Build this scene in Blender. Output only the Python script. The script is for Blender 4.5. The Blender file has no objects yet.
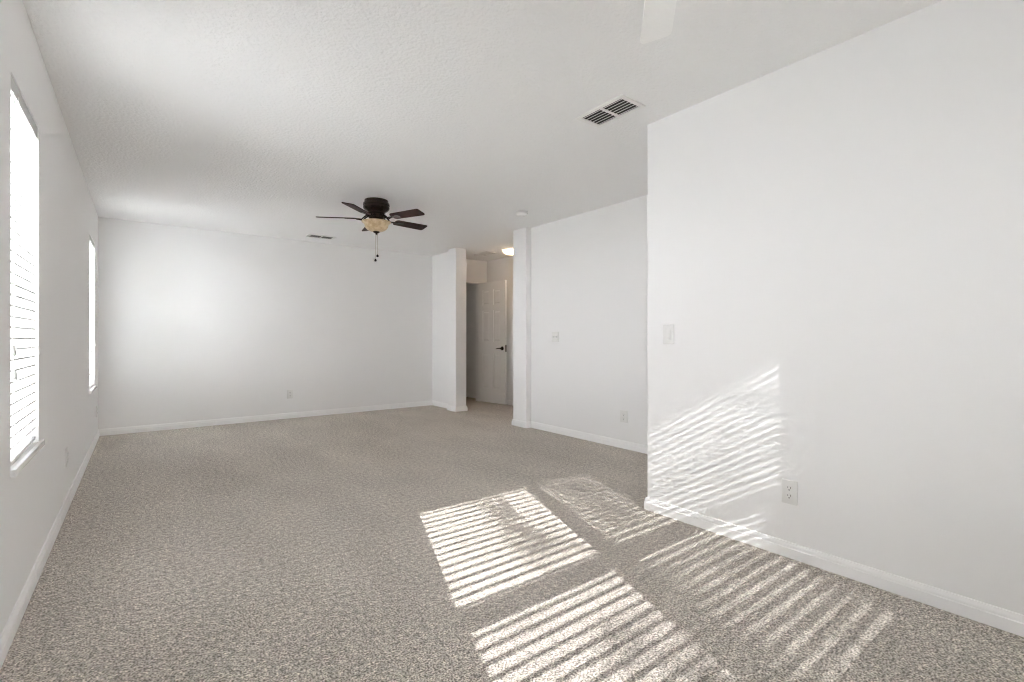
import bpy, bmesh, math, random
from mathutils import Vector, Matrix
random.seed(7)
PI = math.pi
sc = bpy.context.scene
COL = sc.collection

# ------------------------------------------------------------------ camera
FPX, YAW, HORIZON, EYE = 483.23, 0.655, 339.02, 1.0807
cam_d = bpy.data.cameras.new('camera')
cam_d.sensor_width = 36.0
cam_d.lens = FPX / 1024.0 * 36.0
cam_d.shift_y = -(341.0 - HORIZON) / 1024.0
cam_d.clip_start = 0.02
cam = bpy.data.objects.new('camera', cam_d)
COL.objects.link(cam)
cam.location = (0, 0, EYE)
cam.rotation_euler = (PI / 2, 0, -YAW)
sc.camera = cam

# ------------------------------------------------------------------ colour management, exposure, sampling
sc.view_settings.view_transform = 'Standard'
sc.view_settings.look = 'None'
sc.view_settings.gamma = 1.0
sc.view_settings.use_curve_mapping = False
sc.view_settings.exposure = 0.92
sc.cycles.use_denoising = True
sc.cycles.use_adaptive_sampling = False
sc.cycles.filter_width = 1.1
sc.cycles.max_bounces = 24
sc.cycles.diffuse_bounces = 16
sc.cycles.glossy_bounces = 6
sc.cycles.transmission_bounces = 8
sc.cycles.transparent_max_bounces = 16
sc.cycles.sample_clamp_indirect = 12.0
sc.cycles.caustics_reflective = False
sc.cycles.caustics_refractive = False

# ------------------------------------------------------------------ sky and sun
SKY_STRENGTH = 40.0
SUN_STRENGTH = 26.0
world = bpy.data.worlds.new('hazy_sky')
sc.world = world
world.use_nodes = True
wn = world.node_tree
wn.nodes.clear()
w_out = wn.nodes.new('ShaderNodeOutputWorld')
w_bg = wn.nodes.new('ShaderNodeBackground')
w_bg.inputs['Strength'].default_value = SKY_STRENGTH
w_ramp = wn.nodes.new('ShaderNodeValToRGB')
w_ramp.color_ramp.elements[0].position = 0.0
w_ramp.color_ramp.elements[0].color = (0.945, 0.955, 1.0, 1)
w_ramp.color_ramp.elements[1].position = 1.0
w_ramp.color_ramp.elements[1].color = (0.85, 0.90, 1.0, 1)
w_sep = wn.nodes.new('ShaderNodeSeparateXYZ')
w_tc = wn.nodes.new('ShaderNodeTexCoord')
wn.links.new(w_tc.outputs['Generated'], w_sep.inputs[0])
wn.links.new(w_sep.outputs['Z'], w_ramp.inputs[0])
wn.links.new(w_ramp.outputs[0], w_bg.inputs['Color'])
wn.links.new(w_bg.outputs[0], w_out.inputs[0])

SUN_DIR = Vector((0.345, 1.0, -0.607)).normalized()
sun_d = bpy.data.lights.new('sun', 'SUN')
sun_d.energy = SUN_STRENGTH
sun_d.angle = math.radians(0.18)
sun_d.color = (1.0, 0.985, 0.975)
sun = bpy.data.objects.new('sun', sun_d)
COL.objects.link(sun)
sun.rotation_euler = SUN_DIR.to_track_quat('-Z', 'Y').to_euler()
sun.location = -SUN_DIR * 20


def portal(name, loc, rot, sx, sy):
    d = bpy.data.lights.new(name, 'AREA')
    d.shape = 'RECTANGLE'
    d.size, d.size_y = sx, sy
    d.cycles.is_portal = True
    o = bpy.data.objects.new(name, d)
    COL.objects.link(o)
    o.location, o.rotation_euler = loc, rot
    return o


# ------------------------------------------------------------------ room dimensions (metres, z up, camera above the origin)
H = 2.44
XL, XR, XA = -0.377, 2.5506, 3.787          # left wall, right wall, alcove wall
YF, YC, YB = 7.07, 1.912, -0.42             # far wall, right wall's corner, back wall
PX, PT = 3.711, 3.895                       # pillar face, back of the thin wall
HX, HY = 4.81, 6.98                         # hall right wall, hall back wall
LW = [(2.515, 3.125), (5.93, 6.59)]           # left windows along y
WZ0, WZ1, LZ1 = 0.60, 2.07, 2.062
BW0, BW1 = 0.17, 2.024                       # twin back window along x

# ------------------------------------------------------------------ materials


def mat(name, color, rough=0.6, metal=0.0, spec=0.5, bump=None, emit=None, noise=None):
    m = bpy.data.materials.new(name)
    m.use_nodes = True
    nt = m.node_tree
    b = nt.nodes['Principled BSDF']
    b.inputs['Base Color'].default_value = (*color, 1)
    b.inputs['Roughness'].default_value = rough
    b.inputs['Metallic'].default_value = metal
    b.inputs['Specular IOR Level'].default_value = spec
    if bump or noise:
        tc = nt.nodes.new('ShaderNodeTexCoord')
    if bump:
        scale, dist, strength = bump[:3]
        n = nt.nodes.new('ShaderNodeTexNoise')
        n.inputs['Scale'].default_value = scale
        n.inputs['Detail'].default_value = 4
        src = tc.outputs['Object']
        if len(bump) > 3:
            mp = nt.nodes.new('ShaderNodeMapping')
            mp.inputs['Scale'].default_value = bump[3]
            nt.links.new(src, mp.inputs[0])
            src = mp.outputs[0]
        nt.links.new(src, n.inputs['Vector'])
        bp = nt.nodes.new('ShaderNodeBump')
        bp.inputs['Strength'].default_value = strength
        bp.inputs['Distance'].default_value = dist
        nt.links.new(n.outputs['Fac'], bp.inputs['Height'])
        nt.links.new(bp.outputs[0], b.inputs['Normal'])
    if noise:
        scale, c2, vec = noise
        n = nt.nodes.new('ShaderNodeTexNoise')
        n.inputs['Scale'].default_value = scale
        n.inputs['Detail'].default_value = 5
        mp = nt.nodes.new('ShaderNodeMapping')
        mp.inputs['Scale'].default_value = vec
        nt.links.new(tc.outputs['Object'], mp.inputs[0])
        nt.links.new(mp.outputs[0], n.inputs['Vector'])
        mx = nt.nodes.new('ShaderNodeValToRGB')
        mx.color_ramp.elements[0].position = 0.35
        mx.color_ramp.elements[1].position = 0.65
        mx.color_ramp.elements[0].color = (*color, 1)
        mx.color_ramp.elements[1].color = (*c2, 1)
        nt.links.new(n.outputs['Fac'], mx.inputs[0])
        nt.links.new(mx.outputs[0], b.inputs['Base Color'])
    if emit:
        b.inputs['Emission Color'].default_value = (*emit[0], 1)
        b.inputs['Emission Strength'].default_value = emit[1]
    return m


M = {}
M['wall'] = mat('wall_paint', (0.88, 0.88, 0.88), 0.75, spec=0.3, bump=(140, 0.0012, 0.12))
M['ceiling'] = mat('ceiling_texture', (0.87, 0.87, 0.868), 0.9, spec=0.2, bump=(55, 0.008, 0.65))
M['trim'] = mat('trim_paint', (0.93, 0.93, 0.93), 0.4)
M['vinyl'] = mat('window_vinyl', (0.85, 0.85, 0.85), 0.4)
M['sill'] = mat('sill_marble', (0.86, 0.86, 0.85), 0.25, noise=(14, (0.80, 0.80, 0.79), (1, 1, 1)))
M['slat'] = mat('blind_slat', (0.90, 0.90, 0.89), 0.45)
M['headrail'] = mat('blind_headrail', (0.60, 0.60, 0.59), 0.4)
M['cord'] = mat('blind_cord', (0.78, 0.78, 0.76), 0.8)
M['tassel'] = mat('blind_tassel', (0.62, 0.62, 0.60), 0.5)
M['metal'] = mat('zinc_clip', (0.45, 0.45, 0.45), 0.4, metal=0.8)
M['plate'] = mat('white_plastic', (0.80, 0.80, 0.785), 0.3)
M['slot'] = mat('socket_slot', (0.02, 0.02, 0.02), 0.6)
M['door'] = mat('door_paint', (0.91, 0.91, 0.90), 0.4)
M['black_metal'] = mat('black_metal', (0.012, 0.011, 0.010), 0.35, metal=0.6)
M['bronze'] = mat('bronze_metal', (0.024, 0.016, 0.012), 0.24, metal=0.7, noise=(9, (0.045, 0.028, 0.018), (1, 1, 1)))
M['blade'] = mat('walnut_blade', (0.026, 0.011, 0.009), 0.5, spec=0.18, noise=(22, (0.050, 0.018, 0.015), (1, 9, 9)))
M['amber'] = mat('amber_glass', (0.62, 0.49, 0.31), 0.3, noise=(26, (0.44, 0.31, 0.17), (1, 1, 1)))
M['white_blade'] = mat('white_blade', (0.95, 0.95, 0.94), 0.35, noise=(16, (0.93, 0.93, 0.92), (1, 8, 8)))
M['white_metal'] = mat('white_enamel', (0.86, 0.86, 0.85), 0.3)
M['opal'] = mat('opal_glass', (0.88, 0.86, 0.82), 0.25)
M['vent'] = mat('vent_enamel', (0.82, 0.82, 0.80), 0.4)
M['throat_shade'] = mat('painted_throat_shade', (0.035, 0.033, 0.030), 0.9)
M['lamp'] = mat('lit_lamp_glass', (0.9, 0.85, 0.75), 0.3, emit=((1.0, 0.66, 0.36), 6.5))
M['chrome'] = mat('chain_brass', (0.35, 0.29, 0.20), 0.35, metal=0.9)
M['ground'] = mat('pale_ground', (0.70, 0.69, 0.66), 0.95, noise=(1.6, (0.60, 0.60, 0.56), (1, 1, 1)))
M['stucco'] = mat('stucco', (0.30, 0.285, 0.265), 0.9, bump=(30, 0.01, 0.3))
M['leaf'] = mat('leaf_green', (0.06, 0.11, 0.035), 0.6, noise=(3, (0.09, 0.14, 0.05), (1, 1, 1)))
M['bark'] = mat('bark', (0.16, 0.12, 0.09), 0.9, noise=(9, (0.24, 0.19, 0.15), (1, 1, 0.2)))


def carpet():
    m = bpy.data.materials.new('carpet_pile')
    m.use_nodes = True
    nt = m.node_tree
    b = nt.nodes['Principled BSDF']
    b.inputs['Roughness'].default_value = 1.0
    b.inputs['Specular IOR Level'].default_value = 0.05
    tc = nt.nodes.new('ShaderNodeTexCoord')

    def noise(scale, detail, rough=0.5, src=None):
        n = nt.nodes.new('ShaderNodeTexNoise')
        n.inputs['Scale'].default_value = scale
        n.inputs['Detail'].default_value = detail
        n.inputs['Roughness'].default_value = rough
        nt.links.new(src or tc.outputs['Object'], n.inputs['Vector'])
        return n
    fine = noise(150, 2, 0.6)
    ramp = nt.nodes.new('ShaderNodeValToRGB')
    e = ramp.color_ramp.elements
    e[0].position, e[0].color = 0.36, (0.172, 0.153, 0.131, 1)
    e[1].position, e[1].color = 0.62, (0.82, 0.76, 0.69, 1)
    mid = e.new(0.48)
    mid.color = (0.47, 0.43, 0.383, 1)
    nt.links.new(fine.outputs['Fac'], ramp.inputs[0])
    tuft = noise(42, 3, 0.65)
    tr_ = nt.nodes.new('ShaderNodeMapRange')
    tr_.inputs['From Min'].default_value = 0.30
    tr_.inputs['From Max'].default_value = 0.70
    tr_.inputs['To Min'].default_value = 0.60
    tr_.inputs['To Max'].default_value = 1.40
    nt.links.new(tuft.outputs['Fac'], tr_.inputs[0])
    # brushed pile: soft patches left by the vacuum cleaner
    mp = nt.nodes.new('ShaderNodeMapping')
    mp.inputs['Rotation'].default_value = (0, 0, 0.5)
    mp.inputs['Scale'].default_value = (1.0, 0.45, 1.0)
    nt.links.new(tc.outputs['Object'], mp.inputs[0])
    big = noise(2.3, 3, 0.55, mp.outputs[0])
    mr = nt.nodes.new('ShaderNodeMapRange')
    mr.inputs['From Min'].default_value = 0.35
    mr.inputs['From Max'].default_value = 0.65
    mr.inputs['To Min'].default_value = 0.92
    mr.inputs['To Max'].default_value = 1.07
    nt.links.new(big.outputs['Fac'], mr.inputs[0])
    vm = nt.nodes.new('ShaderNodeVectorMath')
    vm.operation = 'SCALE'
    nt.links.new(ramp.outputs[0], vm.inputs[0])
    mul = nt.nodes.new('ShaderNodeMath')
    mul.operation = 'MULTIPLY'
    nt.links.new(mr.outputs[0], mul.inputs[0])
    nt.links.new(tr_.outputs[0], mul.inputs[1])
    nt.links.new(mul.outputs[0], vm.inputs['Scale'])
    nt.links.new(vm.outputs[0], b.inputs['Base Color'])
    bump = nt.nodes.new('ShaderNodeBump')
    bump.inputs['Strength'].default_value = 0.8
    bump.inputs['Distance'].default_value = 0.008
    nt.links.new(fine.outputs['Fac'], bump.inputs['Height'])
    nt.links.new(bump.outputs[0], b.inputs['Normal'])
    return m


M['carpet'] = carpet()


def pane_mat(name, tint):
    m = bpy.data.materials.new(name)
    m.use_nodes = True
    nt = m.node_tree
    nt.nodes.clear()
    out = nt.nodes.new('ShaderNodeOutputMaterial')
    tr = nt.nodes.new('ShaderNodeBsdfTransparent')
    tr.inputs[0].default_value = (*tint, 1)
    gl = nt.nodes.new('ShaderNodeBsdfGlossy')
    gl.inputs['Roughness'].default_value = 0.02
    mx = nt.nodes.new('ShaderNodeMixShader')
    mx.inputs[0].default_value = 0.06
    nt.links.new(tr.outputs[0], mx.inputs[1])
    nt.links.new(gl.outputs[0], mx.inputs[2])
    nt.links.new(mx.outputs[0], out.inputs[0])
    return m


def screen_mat(name, cover):
    """insect mesh, also the added dimming mesh: an even open weave that lets about half of the light through"""
    m = bpy.data.materials.new(name)
    m.use_nodes = True
    nt = m.node_tree
    nt.nodes.clear()
    out = nt.nodes.new('ShaderNodeOutputMaterial')
    tr = nt.nodes.new('ShaderNodeBsdfTransparent')
    df = nt.nodes.new('ShaderNodeBsdfDiffuse')
    df.inputs[0].default_value = (0.05, 0.05, 0.05, 1)
    mx = nt.nodes.new('ShaderNodeMixShader')
    mx.inputs[0].default_value = cover
    nt.links.new(tr.outputs[0], mx.inputs[1])
    nt.links.new(df.outputs[0], mx.inputs[2])
    nt.links.new(mx.outputs[0], out.inputs[0])
    return m


M['pane'] = pane_mat('window_glass', (0.95, 0.95, 0.95))
M['dimmed_far'] = pane_mat('dimmed_far_glass', (0.75, 0.75, 0.75))  # pane greyed to weaken the daylight falling beside the far corner
M['dimmed_back'] = pane_mat('dimmed_back_glass', (0.54, 0.54, 0.54))  # back panes darkened so that less skylight comes in
M['screen'] = screen_mat('insect_mesh', 0.30)
M['dimming_screen'] = screen_mat('dimming_mesh', 0.55)  # denser mesh, added to soften the sun through the right back light

# ------------------------------------------------------------------ mesh helpers


class MB:
    def __init__(self):
        self.v, self.f = [], []

    def add(self, vs, fs, mtx=None):
        n = len(self.v)
        self.v += [tuple((mtx @ Vector(p)) if mtx else p) for p in vs]
        self.f += [tuple(i + n for i in q) for q in fs]
        return self

    def box(self, a, b, mtx=None):
        (x0, y0, z0), (x1, y1, z1) = a, b
        vs = [(x0, y0, z0), (x1, y0, z0), (x1, y1, z0), (x0, y1, z0), (x0, y0, z1), (x1, y0, z1), (x1, y1, z1), (x0, y1, z1)]
        return self.add(vs, [(0, 3, 2, 1), (4, 5, 6, 7), (0, 1, 5, 4), (1, 2, 6, 5), (2, 3, 7, 6), (3, 0, 4, 7)], mtx)

    def frustum(self, a, b, inset, mtx=None, axis=1):
        """box whose far face (max of axis y) is inset: a raised field"""
        (x0, y0, z0), (x1, y1, z1) = a, b
        i = inset
        vs = [(x0, y0, z0), (x1, y0, z0), (x1, y0, z1), (x0, y0, z1),
              (x0 + i, y1, z0 + i), (x1 - i, y1, z0 + i), (x1 - i, y1, z1 - i), (x0 + i, y1, z1 - i)]
        return self.add(vs, [(0, 1, 2, 3), (4, 7, 6, 5), (0, 4, 5, 1), (1, 5, 6, 2), (2, 6, 7, 3), (3, 7, 4, 0)], mtx)

    def prism(self, poly, z0, z1, mtx=None):
        n = len(poly)
        vs = [(p[0], p[1], z0) for p in poly] + [(p[0], p[1], z1) for p in poly]
        fs = [tuple(range(n))[::-1], tuple(range(n, 2 * n))] + [(i, (i + 1) % n, n + (i + 1) % n, n + i) for i in range(n)]
        return self.add(vs, fs, mtx)

    def lathe(self, prof, n=32, mtx=None, wave=None):
        vs, fs = [], []
        for r, z in prof:
            for k in range(n):
                a = 2 * PI * k / n
                vs.append((r * math.cos(a), r * math.sin(a), z))
        for i in range(len(prof) - 1):
            for k in range(n):
                k2 = (k + 1) % n
                fs.append((i * n + k, i * n + k2, (i + 1) * n + k2, (i + 1) * n + k))
        for i, flip in ((0, True), (len(prof) - 1, False)):
            if prof[i][0] > 1e-5:
                q = tuple(i * n + k for k in range(n))
                fs.append(q[::-1] if flip else q)
        return self.add(vs, fs, mtx)

    def tube(self, pts, r, n=8):
        pts = [Vector(p) for p in pts]
        rs = r if isinstance(r, (list, tuple)) else [r] * len(pts)
        vs, fs = [], []
        for i, p in enumerate(pts):
            d = (pts[min(i + 1, len(pts) - 1)] - pts[max(i - 1, 0)]).normalized()
            u = d.cross(Vector((0, 0, 1)) if abs(d.z) < 0.95 else Vector((1, 0, 0))).normalized()
            w = d.cross(u)
            for k in range(n):
                a = 2 * PI * k / n
                vs.append(tuple(p + (u * math.cos(a) + w * math.sin(a)) * rs[i]))
        for i in range(len(pts) - 1):
            for k in range(n):
                k2 = (k + 1) % n
                fs.append((i * n + k, i * n + k2, (i + 1) * n + k2, (i + 1) * n + k))
        fs.append(tuple(range(n))[::-1])
        fs.append(tuple((len(pts) - 1) * n + k for k in range(n)))
        return self.add(vs, fs)

    def build(self, name, m, parent=None, bevel=0.0, seg=2, smooth=True, merge=True):
        me = bpy.data.meshes.new(name)
        me.from_pydata(self.v, [], self.f)
        bm = bmesh.new()
        bm.from_mesh(me)
        if merge:
            bmesh.ops.remove_doubles(bm, verts=bm.verts, dist=1e-6)
        bmesh.ops.recalc_face_normals(bm, faces=bm.faces)
        if bevel:
            ed = [e for e in bm.edges if len(e.link_faces) == 2 and e.calc_face_angle(0) > 0.6]
            bmesh.ops.bevel(bm, geom=ed, offset=bevel, segments=seg, profile=0.5, affect='EDGES', clamp_overlap=True)
        bm.to_mesh(me)
        bm.free()
        if smooth:
            for p in me.polygons:
                p.use_smooth = True
            me.set_sharp_from_angle(angle=math.radians(35))
        me.materials.append(m)
        o = bpy.data.objects.new(name, me)
        COL.objects.link(o)
        if parent:
            o.parent = parent
        return o


def struct(o):
    o['kind'] = 'structure'
    return o


def tag(o, label, cat, group=None):
    o['label'], o['category'] = label, cat
    if group:
        o['group'] = group
    return o


def empty(name, loc=(0, 0, 0), rot=(0, 0, 0)):
    o = bpy.data.objects.new(name, None)
    o.empty_display_size = 0.1
    COL.objects.link(o)
    o.location, o.rotation_euler = loc, rot
    return o


def copy_tree(o, parent=None):
    c = o.copy()
    COL.objects.link(c)
    if parent:
        c.parent = parent
    for ch in list(o.children):
        copy_tree(ch, c)
    return c


def rounded(poly, radii, seg=6):
    """2-D outline with some corners turned into arcs"""
    out, n = [], len(poly)
    for i, p in enumerate(poly):
        r = radii.get(i, 0)
        if not r:
            out.append(p)
            continue
        p = Vector(p)
        a = (Vector(poly[i - 1]) - p).normalized()
        b = (Vector(poly[(i + 1) % n]) - p).normalized()
        c = p + (a + b) * r
        s0, s1 = p + a * r - c, p + b * r - c
        a0, a1 = math.atan2(s0.y, s0.x), math.atan2(s1.y, s1.x)
        d = (a1 - a0 + PI) % (2 * PI) - PI
        for k in range(seg + 1):
            t = a0 + d * k / seg
            out.append((c.x + r * math.cos(t), c.y + r * math.sin(t)))
    return out


# ------------------------------------------------------------------ setting: floor, ceiling, walls
struct(MB().box((-0.6, -0.64, -0.12), (6.0, 9.7, 0)).build('floor', M['carpet'], smooth=False))
struct(MB().box((-0.6, -0.64, H), (6.0, 9.7, H + 0.12)).build('ceiling', M['ceiling'], smooth=False))
struct(MB().box((-40, -40, -0.32), (40, 40, -0.22)).build('ground', M['ground'], smooth=False))


def wall_x(name, x0, x1, y0, y1, holes):
    """wall running along y with openings (y0, y1, z0, z1)"""
    m, y = MB(), y0
    for a, b, z0, z1 in sorted(holes):
        m.box((x0, y, 0), (x1, a, H))
        if z0 > 0:
            m.box((x0, a, 0), (x1, b, z0))
        m.box((x0, a, z1), (x1, b, H))
        y = b
    m.box((x0, y, 0), (x1, y1, H))
    return struct(m.build(name, M['wall'], smooth=False, merge=False))


def wall_y(name, y0, y1, x0, x1, holes):
    m, x = MB(), x0
    for a, b, z0, z1 in sorted(holes):
        m.box((x, y0, 0), (a, y1, H))
        if z0 > 0:
            m.box((a, y0, 0), (b, y1, z0))
        m.box((a, y0, z1), (b, y1, H))
        x = b
    m.box((x, y0, 0), (x1, y1, H))
    return struct(m.build(name, M['wall'], smooth=False, merge=False))


WT = 0.2
wall_x('wall_left', XL - WT, XL, YB - WT, YF + 0.12, [(a, b, WZ0, LZ1) for a, b in LW])
wall_y('wall_back', YB - WT, YB, XL, 3.9, [(BW0, BW1, WZ0, WZ1)])
wall_y('wall_far', YF, YF + 0.12, XL, PT, [])
o = MB().prism(rounded([(XR, YB), (XR, YC), (XA + 0.05, YC), (XA + 0.05, YC - 0.12), (XR + 0.12, YC - 0.12), (XR + 0.12, YB)], {1: 0.007}), 0, H)
struct(o.build('wall_right', M['wall']))
struct(MB().box((XA, YC - 0.1, 0), (PT, 4.56, H)).build('wall_alcove', M['wall'], smooth=False))
o = MB().prism(rounded([(PX, 4.549), (PT + 0.0, 4.549), (PT + 0.0, 4.81), (PX, 4.81)], {0: 0.007, 3: 0.007, 2: 0.007}), 0, H)
struct(o.build('wall_pillar_near', M['wall']))
o = MB().prism(rounded([(PX, 6.20), (PT, 6.20), (PT, 6.43), (PX, 6.43)], {0: 0.007, 1: 0.007, 3: 0.007}), 0, H)
struct(o.build('wall_pillar_far', M['wall']))
struct(MB().box((XA, 6.42, 0), (PT, YF + 0.12, H)).build('wall_return', M['wall'], smooth=False))
# hall and the room beyond its door
DX0, DX1, DZ = 3.97, 4.665, 2.06
wall_y('wall_hall_back', HY, HY + 0.11, PT, HX + 0.1, [(DX0, DX1, 0, DZ)])
struct(MB().box((HX, 3.4, 0), (HX + 0.12, HY, H)).build('wall_hall_right', M['wall'], smooth=False))
struct(MB().box((PT, 3.3, 0), (HX + 0.12, 3.4, H)).build('wall_hall_near', M['wall'], smooth=False))
struct(MB().box((4.845, HY + 0.11, 0), (4.965, 9.6, H)).build('wall_bedroom_right', M['wall'], smooth=False))
struct(MB().box((2.5, YF + 0.12, 0), (2.62, 9.6, H)).build('wall_bedroom_left', M['wall'], smooth=False))
wall_y('wall_bedroom_far', 9.4, 9.6, 2.62, 4.845, [(2.85, 3.05, 1.4, 1.75)])

# baseboards: a stepped profile run along each wall, mitred at the corners
BASE = [(0, 0), (0.0135, 0), (0.0135, 0.046), (0.0105, 0.050), (0.0105, 0.061), (0.0085, 0.066), (0.0060, 0.074), (0.0, 0.076)]


def baseboard(names, pts):
    """pts: 2-D path with the room on its left side; one object per segment"""
    P = [Vector(p) for p in pts]
    n = len(P)
    seg = [(P[i + 1] - P[i]).normalized() for i in range(n - 1)]
    nor = [Vector((-d.y, d.x)) for d in seg]
    offs = []
    for i in range(n):
        if i == 0:
            offs.append(nor[0])
        elif i == n - 1:
            offs.append(nor[-1])
        else:
            a, b = nor[i - 1], nor[i]
            offs.append((a + b) / (1 + a.dot(b)))
    for i in range(n - 1):
        vs, k = [], len(BASE)
        for j in (i, i + 1):
            for d, z in BASE:
                q = P[j] + offs[j] * d
                vs.append((q.x, q.y, z))
        fs = [(a, (a + 1) % k, k + (a + 1) % k, k + a) for a in range(k)] + [tuple(range(k))[::-1], tuple(range(k, 2 * k))]
        struct(MB().add(vs, fs).build(names[i], M['trim']))


baseboard(['baseboard_back', 'baseboard_right', 'baseboard_corner', 'baseboard_alcove', 'baseboard_pillar_front', 'baseboard_pillar_near',
           'baseboard_pillar_side', ],
          [(XL, YB), (XR, YB), (XR, YC), (XA, YC), (XA, 4.549), (PX, 4.549), (PX, 4.81), (PT, 4.81)])
baseboard(['baseboard_hall_back', 'baseboard_return_hall', 'baseboard_pillar_hall', 'baseboard_pillar_far', 'baseboard_pillar_back', 'baseboard_return', 'baseboard_far', 'baseboard_left'],
          [(DX0, HY), (PT, HY), (PT, 6.20), (PX, 6.20), (PX, 6.43), (XA, 6.43), (XA, YF), (XL, YF), (XL, YB)])
baseboard(['baseboard_hall_right', 'baseboard_hall_corner'], [(HX, 3.4), (HX, HY), (DX1, HY)])
baseboard(['baseboard_bedroom'], [(4.845, HY + 0.11), (4.845, 9.4)])

# ------------------------------------------------------------------ windows


def window(name, W, z0, z1, loc, rz, with_sill=True, mull=None, screen=True, glass='pane'):
    """single-hung window in a 0.2 m deep opening; local x along the wall, +y into the room, y=0 the room face of the wall"""
    root = struct(empty(name, loc, (0, 0, rz)))
    yo = -0.185                                        # outer plane of the sashes
    fr = MB()
    t = 0.045
    fr.box((0, yo - 0.012, z0), (t, yo + 0.06, z1)).box((W - t, yo - 0.012, z0), (W, yo + 0.06, z1))
    fr.box((t, yo - 0.012, z1 - t), (W - t, yo + 0.06, z1)).box((t, yo - 0.012, z0), (W - t, yo + 0.06, z0 + t))
    if mull:
        fr.box((mull - 0.055, yo - 0.012, z0 + t), (mull + 0.055, yo + 0.06, z1 - t))
    fr.build('window_frame', M['vinyl'], root)
    spans = [(t, W - t)] if not mull else [(t, mull - 0.055), (mull + 0.055, W - t)]
    zm = (z0 + z1) / 2 - 0.01
    for a, b in spans:
        s = MB()                                       # meeting rail and the lower sash
        s.box((a, yo, zm - 0.050), (b, yo + 0.05, zm + 0.012))
        s.box((a, yo + 0.015, z0 + t), (a + 0.028, yo + 0.05, zm - 0.050)).box((b - 0.028, yo + 0.015, z0 + t), (b, yo + 0.05, zm - 0.050))
        s.box((a + 0.028, yo + 0.015, z0 + t), (b - 0.028, yo + 0.05, z0 + t + 0.04))
        sh = s.build('sash', M['vinyl'], root)
        MB().box((a, yo + 0.008, zm + 0.012), (b, yo + 0.012, z1 - t)).build('window_pane', M[glass], root)
        MB().box((a + 0.028, yo + 0.03, z0 + t + 0.04), (b - 0.028, yo + 0.034, zm - 0.050)).build('window_pane', M[glass], root)
        if screen:
            MB().add([(a, yo - 0.004, z0 + t), (b, yo - 0.004, z0 + t), (b, yo - 0.004, zm - 0.05), (a, yo - 0.004, zm - 0.05)], [(0, 1, 2, 3)]).build('insect_or_dimming_screen', M['dimming_screen' if mull and a > mull else 'screen'], root)
            if mull and a > mull:                      # dimming mesh added over both right-hand sashes to weaken the sun
                MB().add([(a, yo - 0.004, zm), (b, yo - 0.004, zm), (b, yo - 0.004, z1 - t), (a, yo - 0.004, z1 - t)], [(0, 1, 2, 3)]).build('insect_or_dimming_screen', M['dimming_screen'], root)
    if with_sill:
        MB().box((-0.07, -0.0, z0 - 0.024), (W + 0.005, 0.014, z0 + 0.002)).box((0.001, -0.12, z0 - 0.0), (W - 0.001, 0.0, z0 + 0.002)).build('window_sill', M['sill'], root, bevel=0.002)
    return root


for k, (a, b) in enumerate(LW):
    # local x runs along -y ... the left wall's room side is +x
    window('window_%d' % (k + 1), b - a, WZ0, LZ1, (XL, b, 0), -PI / 2, glass=('pane', 'dimmed_far')[k], screen=(k == 0))
window('window_3', BW1 - BW0, WZ0, WZ1, (BW0, YB, 0), 0, mull=1.125 - BW0, glass='dimmed_back')
window('window_4', 0.2, 1.4, 1.75, (3.05, 9.4, 0), PI, with_sill=True)
for k, (a, b) in enumerate(LW):
    portal('portal_left', (XL - WT - 0.02, (a + b) / 2, (WZ0 + WZ1) / 2), (0, -PI / 2, 0), WZ1 - WZ0, b - a)
portal('portal_back', ((BW0 + BW1) / 2, YB - WT - 0.02, (WZ0 + WZ1) / 2), (PI / 2, 0, 0), BW1 - BW0, WZ1 - WZ0)


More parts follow.
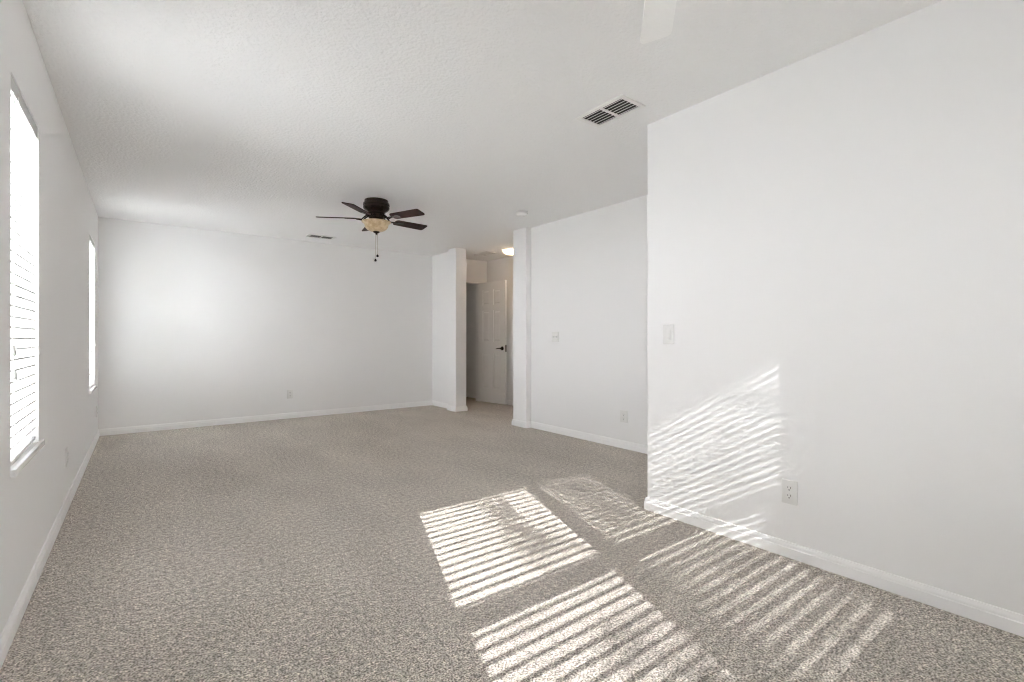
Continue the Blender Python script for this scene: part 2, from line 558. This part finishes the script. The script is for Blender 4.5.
def blind(W, z0, z1, tilt, label, loc, rz, seed=1, sag=0.0, cords=True, edge=1.0):
    """two inch faux wood blind inside the opening; local x along the wall, +y into the room"""
    rnd = random.Random(seed)
    root = tag(empty('window_blind', loc, (0, 0, rz)), label, 'blind', 'window blinds')
    yc = -0.034
    MB().box((0.004, yc - 0.026, z1 - 0.045), (W - 0.004, yc + 0.022, z1 - 0.002)).build('headrail', M['headrail'], root, bevel=0.003)
    val = MB().box((0.002, yc + 0.024, z1 - 0.054), (W - 0.002, yc + 0.031, z1 - 0.001)).build('valance', M['headrail'], root, bevel=0.002)
    for xx in (0.16, W - 0.16):
        MB().box((xx - 0.008, yc + 0.031, z1 - 0.056), (xx + 0.008, yc + 0.033, z1 - 0.040)).build('valance_clip', M['cord'], val)
    pitch = 0.0414
    zt, zb = z1 - 0.074, z0 + 0.045
    n = int((zt - zb) / pitch)
    sl = MB()
    for i in range(n + 1):
        z = zt - i * pitch
        t = tilt + rnd.uniform(-0.02, 0.02)
        dz = sag * max(0, (i - n * 0.55) / n)
        nx, ny, vs, fs = 8, 4, [], []
        for s in (0.0021, -0.0021):
            for a in range(nx + 1):
                u = a / nx
                for b in range(ny + 1):
                    v = (b / ny - 0.5) * 0.0505
                    crown = 0.0016 * (1 - (2 * b / ny - 1) ** 2)
                    vs.append((0.006 + u * (W - 0.012), yc + v * math.cos(t), z - v * math.sin(t) + crown + s * (edge if b == ny else 1.0) + dz * (u - 0.5)))
        m1 = (nx + 1) * (ny + 1)
        for a in range(nx):
            for b in range(ny):
                q = (a * (ny + 1) + b, (a + 1) * (ny + 1) + b, (a + 1) * (ny + 1) + b + 1, a * (ny + 1) + b + 1)
                fs.append(q)
                fs.append(tuple(i2 + m1 for i2 in q)[::-1])
        for a in range(nx):
            for b in (0, ny):
                i0, i1 = a * (ny + 1) + b, (a + 1) * (ny + 1) + b
                fs.append((i0, i1, i1 + m1, i0 + m1))
        for a in (0, nx):
            for b in range(ny):
                i0, i1 = a * (ny + 1) + b, a * (ny + 1) + b + 1
                fs.append((i0, i1, i1 + m1, i0 + m1))
        sl.add(vs, fs)
    sl.build('slats', M['slat'], root)
    br = MB()
    d = sag * 0.5
    br.add([(0.006, yc - 0.025, zb - 0.036 - d), (W - 0.006, yc - 0.025, zb - 0.036 + d), (W - 0.006, yc + 0.025, zb - 0.036 + d), (0.006, yc + 0.025, zb - 0.036 - d),
            (0.006, yc - 0.025, zb - 0.020 - d), (W - 0.006, yc - 0.025, zb - 0.020 + d), (W - 0.006, yc + 0.025, zb - 0.020 + d), (0.006, yc + 0.025, zb - 0.020 - d)],
           [(0, 3, 2, 1), (4, 5, 6, 7), (0, 1, 5, 4), (1, 2, 6, 5), (2, 3, 7, 6), (3, 0, 4, 7)])
    br.build('bottom_rail', M['slat'], root, bevel=0.003)
    for xx in (0.12, W - 0.12):
        lc = MB()
        for yy in (yc - 0.0265, yc + 0.0265):
            lc.tube([(xx, yy, zb - 0.03), (xx, yy, z1 - 0.045)], 0.0011, 6)
        lc.build('ladder_cord', M['cord'], root)
    if cords:
        for xx, ze in ((W - 0.045, 1.055), (W - 0.062, 0.965)):
            c = MB().tube([(xx, yc + 0.034, ze), (xx, yc + 0.036, z1 - 0.3), (xx, yc + 0.034, z1 - 0.06)], 0.0012, 6).build('tilt_cord', M['cord'], root)
            MB().lathe([(0.002, 0.0), (0.005, -0.004), (0.0085, -0.03), (0.0085, -0.036), (0.004, -0.04)], 12, Matrix.Translation((xx, yc + 0.035, ze + 0.002))).build('tassel', M['tassel'], c)
        xx, ze = 0.05, 1.05
        c = MB().tube([(xx, yc + 0.034, ze), (xx + 0.002, yc + 0.036, 1.5), (xx, yc + 0.034, z1 - 0.06)], 0.0014, 6).build('lift_cord', M['cord'], root)
        MB().lathe([(0.002, 0.0), (0.006, -0.004), (0.010, -0.034), (0.010, -0.042), (0.004, -0.046)], 12, Matrix.Translation((xx, yc + 0.035, ze + 0.002))).build('tassel', M['slat'], c)
    return root


# local x of a left blind runs towards the camera, so the tilt cords hang at its near end
blind(LW[0][1] - LW[0][0], WZ0, LZ1, -0.26, 'white slatted blind in the larger left wall window nearest the camera', (XL, LW[0][1], 0), -PI / 2, 3, sag=-0.012, edge=1.8)
blind(LW[1][1] - LW[1][0], WZ0, LZ1, -0.2, 'white slatted blind in the narrow left wall window beside the far corner', (XL, LW[1][1], 0), -PI / 2, 5, edge=1.8)
blind(1.13 - BW0, WZ0, WZ1, 0.36, 'white slatted blind behind the camera casting the brighter stripes on the carpet', (BW0 + 0.005, YB - 0.01, 0), 0, 8, cords=False)
blind(BW1 - 1.16, WZ0, WZ1, 0.20, 'white slatted blind behind the camera casting stripes on the right wall', (1.152, YB - 0.01, 0), 0, 9, cords=False)

# ------------------------------------------------------------------ ceiling fans


def fan(label, loc, R, rot, m, bowl_r=0.142, pitch=0.21, blade_w=0.124, zb=-0.18, kit=True):
    """five bladed hugger fan with a glass bowl light; origin on the ceiling"""
    root = tag(empty('ceiling_fan', loc), label, 'ceiling fan')
    MB().lathe([(0.0, 0.0), (0.112, 0.0), (0.114, -0.006), (0.112, -0.014), (0.108, -0.018), (0.108, -0.024)], 40).build('ceiling_plate', m['metal'], root)
    MB().lathe([(0.0, -0.024), (0.110, -0.024), (0.124, -0.030), (0.127, -0.042), (0.127, -0.052), (0.121, -0.056), (0.121, -0.062), (0.126, -0.066), (0.124, -0.082),
                (0.110, -0.098), (0.090, -0.110), (0.086, -0.118), (0.086, -0.128), (0.0, -0.128)], 40).build('motor_housing', m['metal'], root)
    MB().lathe([(0.0, -0.128), (0.070, -0.128), (0.074, -0.134), (0.074, zb + 0.004), (0.068, zb), (0.058, zb - 0.006), (0.050, zb - 0.010), (0.050, zb - 0.040), (0.0, zb - 0.040)], 32).build('switch_housing', m['metal'], root)
    for k in range(5):
        a = rot + 2 * PI * k / 5
        rz = Matrix.Rotation(a, 4, 'Z')
        tw = rz @ Matrix.Translation((0, 0, zb)) @ Matrix.Rotation(-pitch, 4, 'X')
        r0, w0, w1 = 0.20, blade_w * 0.86, blade_w
        out = rounded([(r0, -w0 / 2), (R, -w1 / 2), (R, w1 / 2), (r0, w0 / 2)], {0: 0.03, 1: 0.022, 2: 0.022, 3: 0.03}, 5)
        b = MB().prism(out, -0.004, 0.004, tw).build('fan_blade', m['blade'], root)
        iron = MB()
        iron.prism(rounded([(0.175, -0.007), (0.285, -0.034), (0.300, 0.0), (0.285, 0.034), (0.175, 0.007)], {1: 0.012, 2: 0.01, 3: 0.012}, 4), -0.0075, -0.003, tw)
        for s in (-1, 1):
            p = [rz @ Vector((0.070, s * 0.020, -0.145)), rz @ Vector((0.100, s * 0.026, -0.160)), rz @ Vector((0.135, s * 0.026, zb - 0.012)), rz @ Vector((0.165, s * 0.014, zb - 0.008)), rz @ Vector((0.195, s * 0.010, zb - 0.005))]
            iron.tube(p, [0.007, 0.007, 0.0065, 0.006, 0.005], 8)
        iron.build('blade_iron', m['metal'], b)
    if not kit:
        return root
    zr = zb - 0.030
    prof = [(bowl_r, zr), (bowl_r - 0.004, zr - 0.006), (bowl_r * 0.86, zr - 0.018), (bowl_r * 0.80, zr - 0.030), (bowl_r * 0.78, zr - 0.048), (bowl_r * 0.73, zr - 0.062),
            (bowl_r * 0.60, zr - 0.078), (bowl_r * 0.42, zr - 0.090), (bowl_r * 0.18, zr - 0.097), (0.004, zr - 0.099)]
    inner = [(r * 0.96, z + 0.004) for r, z in prof[::-1]]
    bowl = MB().lathe(prof + inner[:-1] + [(bowl_r * 0.97, zr)], 40).build('light_bowl', m['glass'], root)
    MB().lathe([(0.030, zr - 0.092), (0.034, zr - 0.099), (0.024, zr - 0.107), (0.010, zr - 0.112), (0.011, zr - 0.118), (0.007, zr - 0.126), (0.0, zr - 0.128)], 20).build('finial', m['metal'], root)
    for (cx, cy, ze) in ((0.007, -0.010, zr - 0.330), (-0.006, 0.008, zr - 0.372)):
        c = MB().tube([(cx, cy, ze), (cx, cy, zr - 0.099)], 0.0011, 6).build('pull_chain', m['chain'], root)
        MB().lathe([(0.0, ze + 0.012), (0.004, ze + 0.010), (0.011, ze), (0.012, ze - 0.007), (0.008, ze - 0.014), (0.0, ze - 0.017)], 14, Matrix.Translation((cx, cy, 0))).build('chain_knob', m['knob'], c)
    return root


dark = {'metal': M['bronze'], 'blade': M['blade'], 'glass': M['amber'], 'chain': M['chrome'], 'knob': M['black_metal']}
white = {'metal': M['white_metal'], 'blade': M['white_blade'], 'glass': M['opal'], 'chain': M['chrome'], 'knob': M['white_metal']}
fan('dark bronze ceiling fan with brown blades and amber glass bowl', (1.835, 4.575, H), 0.56, math.radians(6), dark)
fan('white ceiling fan cut off by the top edge, one pale blade showing', (1.085, 0.725, H), 0.63, math.radians(40.5), white, blade_w=0.118, zb=-0.21, kit=False)

# ------------------------------------------------------------------ ceiling vents, smoke detector, hall light


def vent(label, loc, rz, L=0.36, Wd=0.215, tilt=-0.3):
    """two-bank supply register; local x along the louvres; origin on the ceiling face"""
    root = tag(empty('ceiling_vent', loc, (0, 0, rz)), label, 'vent', 'ceiling vents')
    b = 0.026
    f = MB()
    for s in (-1, 1):
        f.box((-L / 2, s * Wd / 2 - (b if s > 0 else 0), -0.008), (L / 2, s * Wd / 2 + (0 if s > 0 else b), 0))
        f.box((s * L / 2 - (b if s > 0 else 0), -Wd / 2 + b, -0.008), (s * L / 2 + (0 if s > 0 else b), Wd / 2 - b, 0))
    f.box((-0.008, -Wd / 2 + b, -0.008), (0.008, Wd / 2 - b, 0))
    f.build('vent_frame', M['vent'], root, bevel=0.0015)
    MB().box((-L / 2 + b, -Wd / 2 + b, -0.0016), (L / 2 - b, Wd / 2 - b, -0.0004)).build('vent_shade_sheet', M['throat_shade'], root)  # flat dark sheet painted as the unlit depth of the duct
    inner = Wd - 2 * b
    n = 6
    for s in (-1, 1):
        lv = MB()
        x0, x1 = (0.008, L / 2 - b) if s > 0 else (-L / 2 + b, -0.008)
        for i in range(n):
            y = -inner / 2 + inner * (i + 0.5) / n
            lv.box((x0, -0.0044, -0.0006), (x1, 0.0044, 0.0006), Matrix.Translation((0, y, -0.0055)) @ Matrix.Rotation(tilt, 4, 'X'))
        lv.build('louvre_bank', M['vent'], root)
    return root


vent('white louvred ceiling vent near the top of the right wall corner', (2.222, 1.935, H), PI / 2)
vent('small dark ceiling vent beyond the brown ceiling fan', (1.90, 6.63, H), 0, tilt=0.2, L=0.335, Wd=0.2)
vent('ceiling vent in the hall beside the lit lamp', (4.36, 6.35, H), PI / 2, tilt=0.7)

sd = tag(empty('smoke_detector', (3.235, 4.04, H)), 'round white smoke detector on the ceiling near the pillar', 'smoke detector')
MB().lathe([(0.0, 0.0), (0.066, 0.0), (0.066, -0.010), (0.0, -0.010)], 32).build('mounting_plate', M['plate'], sd)
MB().lathe([(0.0, -0.010), (0.060, -0.010), (0.063, -0.014), (0.062, -0.026), (0.052, -0.036), (0.030, -0.040), (0.0, -0.041)], 32).build('cover', M['plate'], sd)
MB().lathe([(0.0, -0.0405), (0.010, -0.0405), (0.010, -0.044), (0.0, -0.045)], 16, Matrix.Translation((0.018, -0.01, 0))).build('test_button', M['tassel'], sd)

hl = tag(empty('ceiling_light', (4.445, 5.79, H)), 'lit warm dome lamp on the hall ceiling', 'ceiling light')
MB().lathe([(0.0, 0.0), (0.148, 0.0), (0.150, -0.008), (0.146, -0.022), (0.0, -0.022)], 36).build('lamp_base', M['white_metal'], hl)
MB().lathe([(0.138, -0.022), (0.136, -0.036), (0.122, -0.056), (0.094, -0.072), (0.055, -0.082), (0.018, -0.086), (0.0, -0.086)], 36).build('lamp_dome', M['lamp'], hl)
MB().lathe([(0.0, -0.084), (0.010, -0.086), (0.012, -0.092), (0.006, -0.099), (0.0, -0.101)], 14).build('finial', M['white_metal'], hl)

# ------------------------------------------------------------------ switches and sockets (local x along the wall, +y out of the wall)


def plate_bm(w, h):
    return MB().box((-w / 2, 0, -h / 2), (w / 2, 0.006, h / 2))


def outlet(label, loc, rz, w=0.074):
    root = tag(empty('wall_outlet', loc, (0, 0, rz)), label, 'outlet', 'wall outlets')
    plate_bm(w, 0.118).build('cover_plate', M['plate'], root, bevel=0.0025)
    for s in (-1, 1):
        zc = s * 0.0195
        out = rounded([(-0.0075, -0.0145), (0.0075, -0.0145), (0.0075, 0.0145), (-0.0075, 0.0145)], {0: 0.008, 1: 0.008, 2: 0.008, 3: 0.008}, 4)
        f = MB()
        f.prism(out, 0.0, 0.0022, Matrix.Translation((0, 0.0061, zc)) @ Matrix.Rotation(-PI / 2, 4, 'X'))
        so = f.build('socket', M['plate'], root)
        g = MB()
        g.box((-0.0078, 0.0084, zc - 0.0015), (-0.0054, 0.0088, zc + 0.0085)).box((0.0054, 0.0084, zc + 0.0005), (0.0074, 0.0088, zc + 0.0080))
        g.lathe([(0.0, 0.0084), (0.0030, 0.0084), (0.0030, 0.0088), (0.0, 0.0088)], 12, Matrix.Translation((0, 0, zc - 0.0078)) @ Matrix.Rotation(-PI / 2, 4, 'X'))
        g.build('socket_slots', M['slot'], so)
    MB().lathe([(0.0, 0.0061), (0.0030, 0.0061), (0.0026, 0.0074), (0.0, 0.0076)], 12, Matrix.Rotation(-PI / 2, 4, 'X')).build('screw', M['plate'], root)
    return root


def rocker_switch(label, loc, rz):
    root = tag(empty('light_switch', loc, (0, 0, rz)), label, 'light switch')
    plate_bm(0.076, 0.118).build('cover_plate', M['plate'], root, bevel=0.0025)
    MB().box((-0.0175, 0.0061, -0.034), (0.0175, 0.0074, 0.034)).build('rocker_frame', M['plate'], root, bevel=0.0005)
    m = MB()
    prof = [(-0.031, 0.0075), (0.031, 0.0075), (0.031, 0.0086), (0.0, 0.0098), (-0.031, 0.0142)]
    vs = [(-0.0148, y, z) for z, y in prof] + [(0.0148, y, z) for z, y in prof]
    k = len(prof)
    m.add(vs, [tuple(range(k)), tuple(range(k, 2 * k))[::-1]] + [(i, k + i, k + (i + 1) % k, (i + 1) % k) for i in range(k)])
    m.build('rocker', M['plate'], root)
    return root


def toggle_switch(label, loc, rz):
    root = tag(empty('light_switch', loc, (0, 0, rz)), label, 'light switch')
    plate_bm(0.118, 0.118).build('cover_plate', M['plate'], root, bevel=0.0025)
    for s in (-1, 1):
        MB().box((s * 0.023 - 0.0085, 0.0061, -0.007), (s * 0.023 + 0.0085, 0.0072, 0.007)).build('toggle_collar', M['tassel'], root, bevel=0.0004)
        MB().box((-0.0045, 0, -0.005), (0.0045, 0.014, 0.005), Matrix.Translation((s * 0.023, 0.0072, 0)) @ Matrix.Rotation(0.5, 4, 'X')).build('toggle', M['plate'], root, bevel=0.001)
        for z in (-0.03, 0.03):
            MB().lathe([(0.0, 0.0061), (0.0030, 0.0061), (0.0026, 0.0074), (0.0, 0.0076)], 12, Matrix.Translation((s * 0.023, 0, z)) @ Matrix.Rotation(-PI / 2, 4, 'X')).build('screw', M['plate'], root)
    return root


E = 0.0005
outlet('white double outlet low on the bright right wall near its shadow stripes', (XR - E, 1.060, 0.323), PI / 2)
outlet('white outlet low on the shaded alcove wall', (XA - E, 3.112, 0.316), PI / 2, w=0.09)
outlet('white outlet low in the middle of the far wall', (1.612, YF - E, 0.330), PI)
outlet('white outlet low on the left wall between the two windows', (XL + E, 4.165, 0.330), -PI / 2)
outlet('white outlet low on the left wall beside the far corner', (XL + E, 6.80, 0.308), -PI / 2)
rocker_switch('white rocker light switch beside the edge of the bright right wall', (XR - E, 1.752, 1.109), PI / 2)
toggle_switch('white double light switch on the shaded alcove wall', (XA - E, 4.108, 1.105), PI / 2)

# ------------------------------------------------------------------ hall door, standing open
struct(MB().box((DX0, HY - 0.004, 0), (DX0 + 0.018, HY + 0.114, DZ - 0.018)).box((DX1 - 0.018, HY - 0.004, 0), (DX1, HY + 0.114, DZ - 0.018))
       .box((DX0, HY - 0.004, DZ - 0.018), (DX1, HY + 0.114, DZ)).build('trim_1', M['trim'], smooth=False))
DW, DH, DT = 0.66, 2.03, 0.035
hinge = Vector((4.645, 6.968))
tip = Vector((4.723, 6.312))
dd = (tip - hinge).normalized()
ang = math.atan2(dd.y, dd.x)
door = struct(empty('door_1', (hinge.x, hinge.y, 0.012), (0, 0, ang)))
# local x: hinge to latch; local -y side faces the camera (the room side)
leaf = MB()
core = DT / 2 - 0.008
leaf.box((0.01, -core, 0.01), (DW - 0.01, core, DH - 0.01))
st, mu = 0.105, 0.09
rails = [(0, 0.23), (0.83, 1.02), (1.55, 1.64), (1.90, DH)]
for a, b in ((0, st), (DW - st, DW)):
    leaf.box((a, -DT / 2, 0), (b, DT / 2, DH))
for a, b in rails:
    leaf.box((st, -DT / 2, a), (DW - st, DT / 2, b))
for (z0, z1) in ((0.23, 0.83), (1.02, 1.55), (1.64, 1.90)):
    leaf.box((DW / 2 - mu / 2, -DT / 2, z0), (DW / 2 + mu / 2, DT / 2, z1))
    for x0, x1 in ((st, DW / 2 - mu / 2), (DW / 2 + mu / 2, DW - st)):
        for s in (1, -1):
            leaf.frustum((x0 + 0.022, core, z0 + 0.022), (x1 - 0.022, DT / 2 - 0.002, z1 - 0.022), 0.02, Matrix.Scale(s, 4, (0, 1, 0)))
leaf.build('door_leaf', M['door'], door, smooth=False)
for s in (1, -1):
    h = MB()
    h.lathe([(0.0, 0.0), (0.032, 0.0), (0.032, 0.006), (0.026, 0.010), (0.012, 0.012), (0.012, 0.045), (0.0, 0.045)], 24,
            Matrix.Translation((DW - 0.065, s * DT / 2, 0.915)) @ Matrix.Rotation(-s * PI / 2, 4, 'X'))
    yy = s * (DT / 2 + 0.042)
    h.tube([(DW - 0.055, yy, 0.915), (DW - 0.085, yy, 0.917), (DW - 0.13, yy, 0.914), (DW - 0.165, yy, 0.910), (DW - 0.175, yy, 0.906)], [0.009, 0.009, 0.008, 0.007, 0.005], 10)
    h.build('door_handle', M['black_metal'], door)
MB().box((DW, -0.012, 0.86), (DW + 0.002, 0.012, 0.97)).build('latch_plate', M['black_metal'], door)
for z in (0.25, 1.05, 1.80):
    MB().tube([(-0.004, DT / 2 + 0.003, z - 0.045), (-0.004, DT / 2 + 0.003, z + 0.045)], 0.006, 10).build('hinge', M['black_metal'], door)

# ------------------------------------------------------------------ unseen house and eave added to block skylight from the back windows
HM = Matrix(((0, 0, 1, 0), (1, 0, 0, 0), (0, 1, 0, 0), (0, 0, 0, 1)))


def gable(x0, x1, h):
    return [(-8.0, -0.22), (-8.0, h), (-7.7, h - 0.1), (-7.7, h + 0.05), (-10.5, h + 1.6), (-13.3, h + 0.05), (-13.3, h - 0.1), (-13.0, h), (-13.0, -0.22)], x0, x1, HM


nb = MB()
nb.prism(*gable(-5.4, 0.4, 4.2)).prism(*gable(0.4, 15.0, 11.5)).prism(*gable(-20.0, -5.4, 11.5))
struct(MB().add([(-1.4, -0.60, 2.56), (6.2, -0.60, 2.56), (6.2, -1.24, 2.42), (-1.4, -1.24, 2.42), (-1.4, -0.60, 2.72), (6.2, -0.60, 2.72), (6.2, -1.24, 2.50), (-1.4, -1.24, 2.50)],
                [(0, 3, 2, 1), (4, 5, 6, 7), (0, 1, 5, 4), (1, 2, 6, 5), (2, 3, 7, 6), (3, 0, 4, 7)]).build('sky_block_eave', M['trim'], smooth=False))  # eave added out of view to cut steep skylight
struct(nb.build('sky_block_house', M['stucco'], smooth=False))  # added out of view; low middle part lets the sun past

# ------------------------------------------------------------------ the tree outside the back windows, whose crown dapples the sun
tree = tag(empty('tree', (-2.5, -15.0, -0.22)), 'leafy tree standing outside behind the camera', 'tree')
tr = MB()
tr.tube([(0, 0, 0), (0.10, 0.02, 2.6), (0.02, -0.03, 5.2), (0.10, 0.03, 8.4)], [0.26, 0.22, 0.17, 0.09], 12)
lf = MB()
trunk = None
rnd = random.Random(21)


def leaf_cluster(center, rad, n, size=1.0):
    for _ in range(n):
        while True:
            p = Vector((rnd.uniform(-1, 1), rnd.uniform(-1, 1), rnd.uniform(-1, 1)))
            if p.length < 1:
                break
        p = Vector(center) + p * rad
        q = Matrix.Translation(p) @ Matrix.Rotation(rnd.uniform(0, 6.28), 4, 'Z') @ Matrix.Rotation(rnd.uniform(-1.2, 1.2), 4, 'X')
        s = rnd.uniform(0.04, 0.075) * size
        lf.add([(0, -s, 0), (s * 0.45, 0, 0.012), (0, s, 0), (-s * 0.45, 0, 0.012)], [(0, 1, 2), (0, 2, 3)], q)


TREE = tree.location.copy()


def on_sun(gx, gz, d):
    """a point d metres up the sunbeam that enters the back window's glass at (gx, gz), in the tree's frame"""
    p = Vector((gx, -0.60, gz)) - SUN_DIR * d
    return p - TREE


def leaf_spray(x0, x1, z0, z1, cover):
    """leaves of the part of the crown that shades one area of the back window"""
    n = int(cover * (x1 - x0) * (z1 - z0) / 0.00055)
    for _ in range(n):
        p = on_sun(rnd.uniform(x0, x1) + rnd.gauss(0, 0.02), rnd.uniform(z0, z1) + rnd.gauss(0, 0.02), rnd.uniform(16.2, 17.8))
        leaf_cluster(p, 0.03, 1, 0.55)
    c = on_sun((x0 + x1) / 2, (z0 + z1) / 2, 17.0)
    b = Vector((0.06, 0.0, max(1.0, c.z - 2.0)))
    tr.tube([b, b.lerp(c, 0.5) + Vector((0, 0, 0.12)), c], [0.03, 0.016, 0.006], 6)


SPRAYS = [  # window x0, x1, z0, z1, cover
    (1.32, 1.52, 1.42, 1.94, 0.8), (1.74, 2.00, 1.36, 1.70, 0.20), (1.30, 2.02, 0.60, 1.20, 0.45),
    (1.16, 1.30, 0.60, 1.25, 0.8), (0.66, 1.10, 0.55, 1.12, 0.65), (0.22, 0.66, 0.55, 0.80, 0.3),
    (0.64, 0.86, 1.42, 2.00, 0.55), (0.69, 0.82, 1.48, 1.95, 0.5), (2.10, 3.20, 0.60, 2.60, 1.2), (0.9, 2.1, 2.2, 3.2, 1.4)]
for sp in SPRAYS:
    leaf_spray(*sp)
tr.build('trunk', M['bark'], tree)
lf.build('foliage', M['leaf'], tree, merge=False)

light_block_shrub = tag(empty('light_block_shrub', (-1.10, 5.30, -0.22)), 'unseen leafy bush added outside the far left window to block daylight', 'light_block_shrub')  # added out of view to weaken the bright patch on the far wall
lf, st = MB(), MB()
for cx, cy, cz, rr, n in ((0, 0, 0.75, 0.40, 150), (0.05, 0.2, 1.25, 0.40, 170), (-0.05, -0.2, 1.30, 0.38, 150), (0.0, 0.1, 1.75, 0.40, 170), (-0.1, -0.25, 1.9, 0.32, 90), (0.05, 0.25, 2.15, 0.26, 70)):
    leaf_cluster((cx, cy, cz), rr, n)
    st.tube([(cx * 0.2, cy * 0.2, 0), (cx * 0.6, cy * 0.6, cz * 0.5), (cx, cy, cz)], [0.02, 0.014, 0.005], 6)
st.build('stems', M['bark'], light_block_shrub)
lf.build('foliage', M['leaf'], light_block_shrub, merge=False)
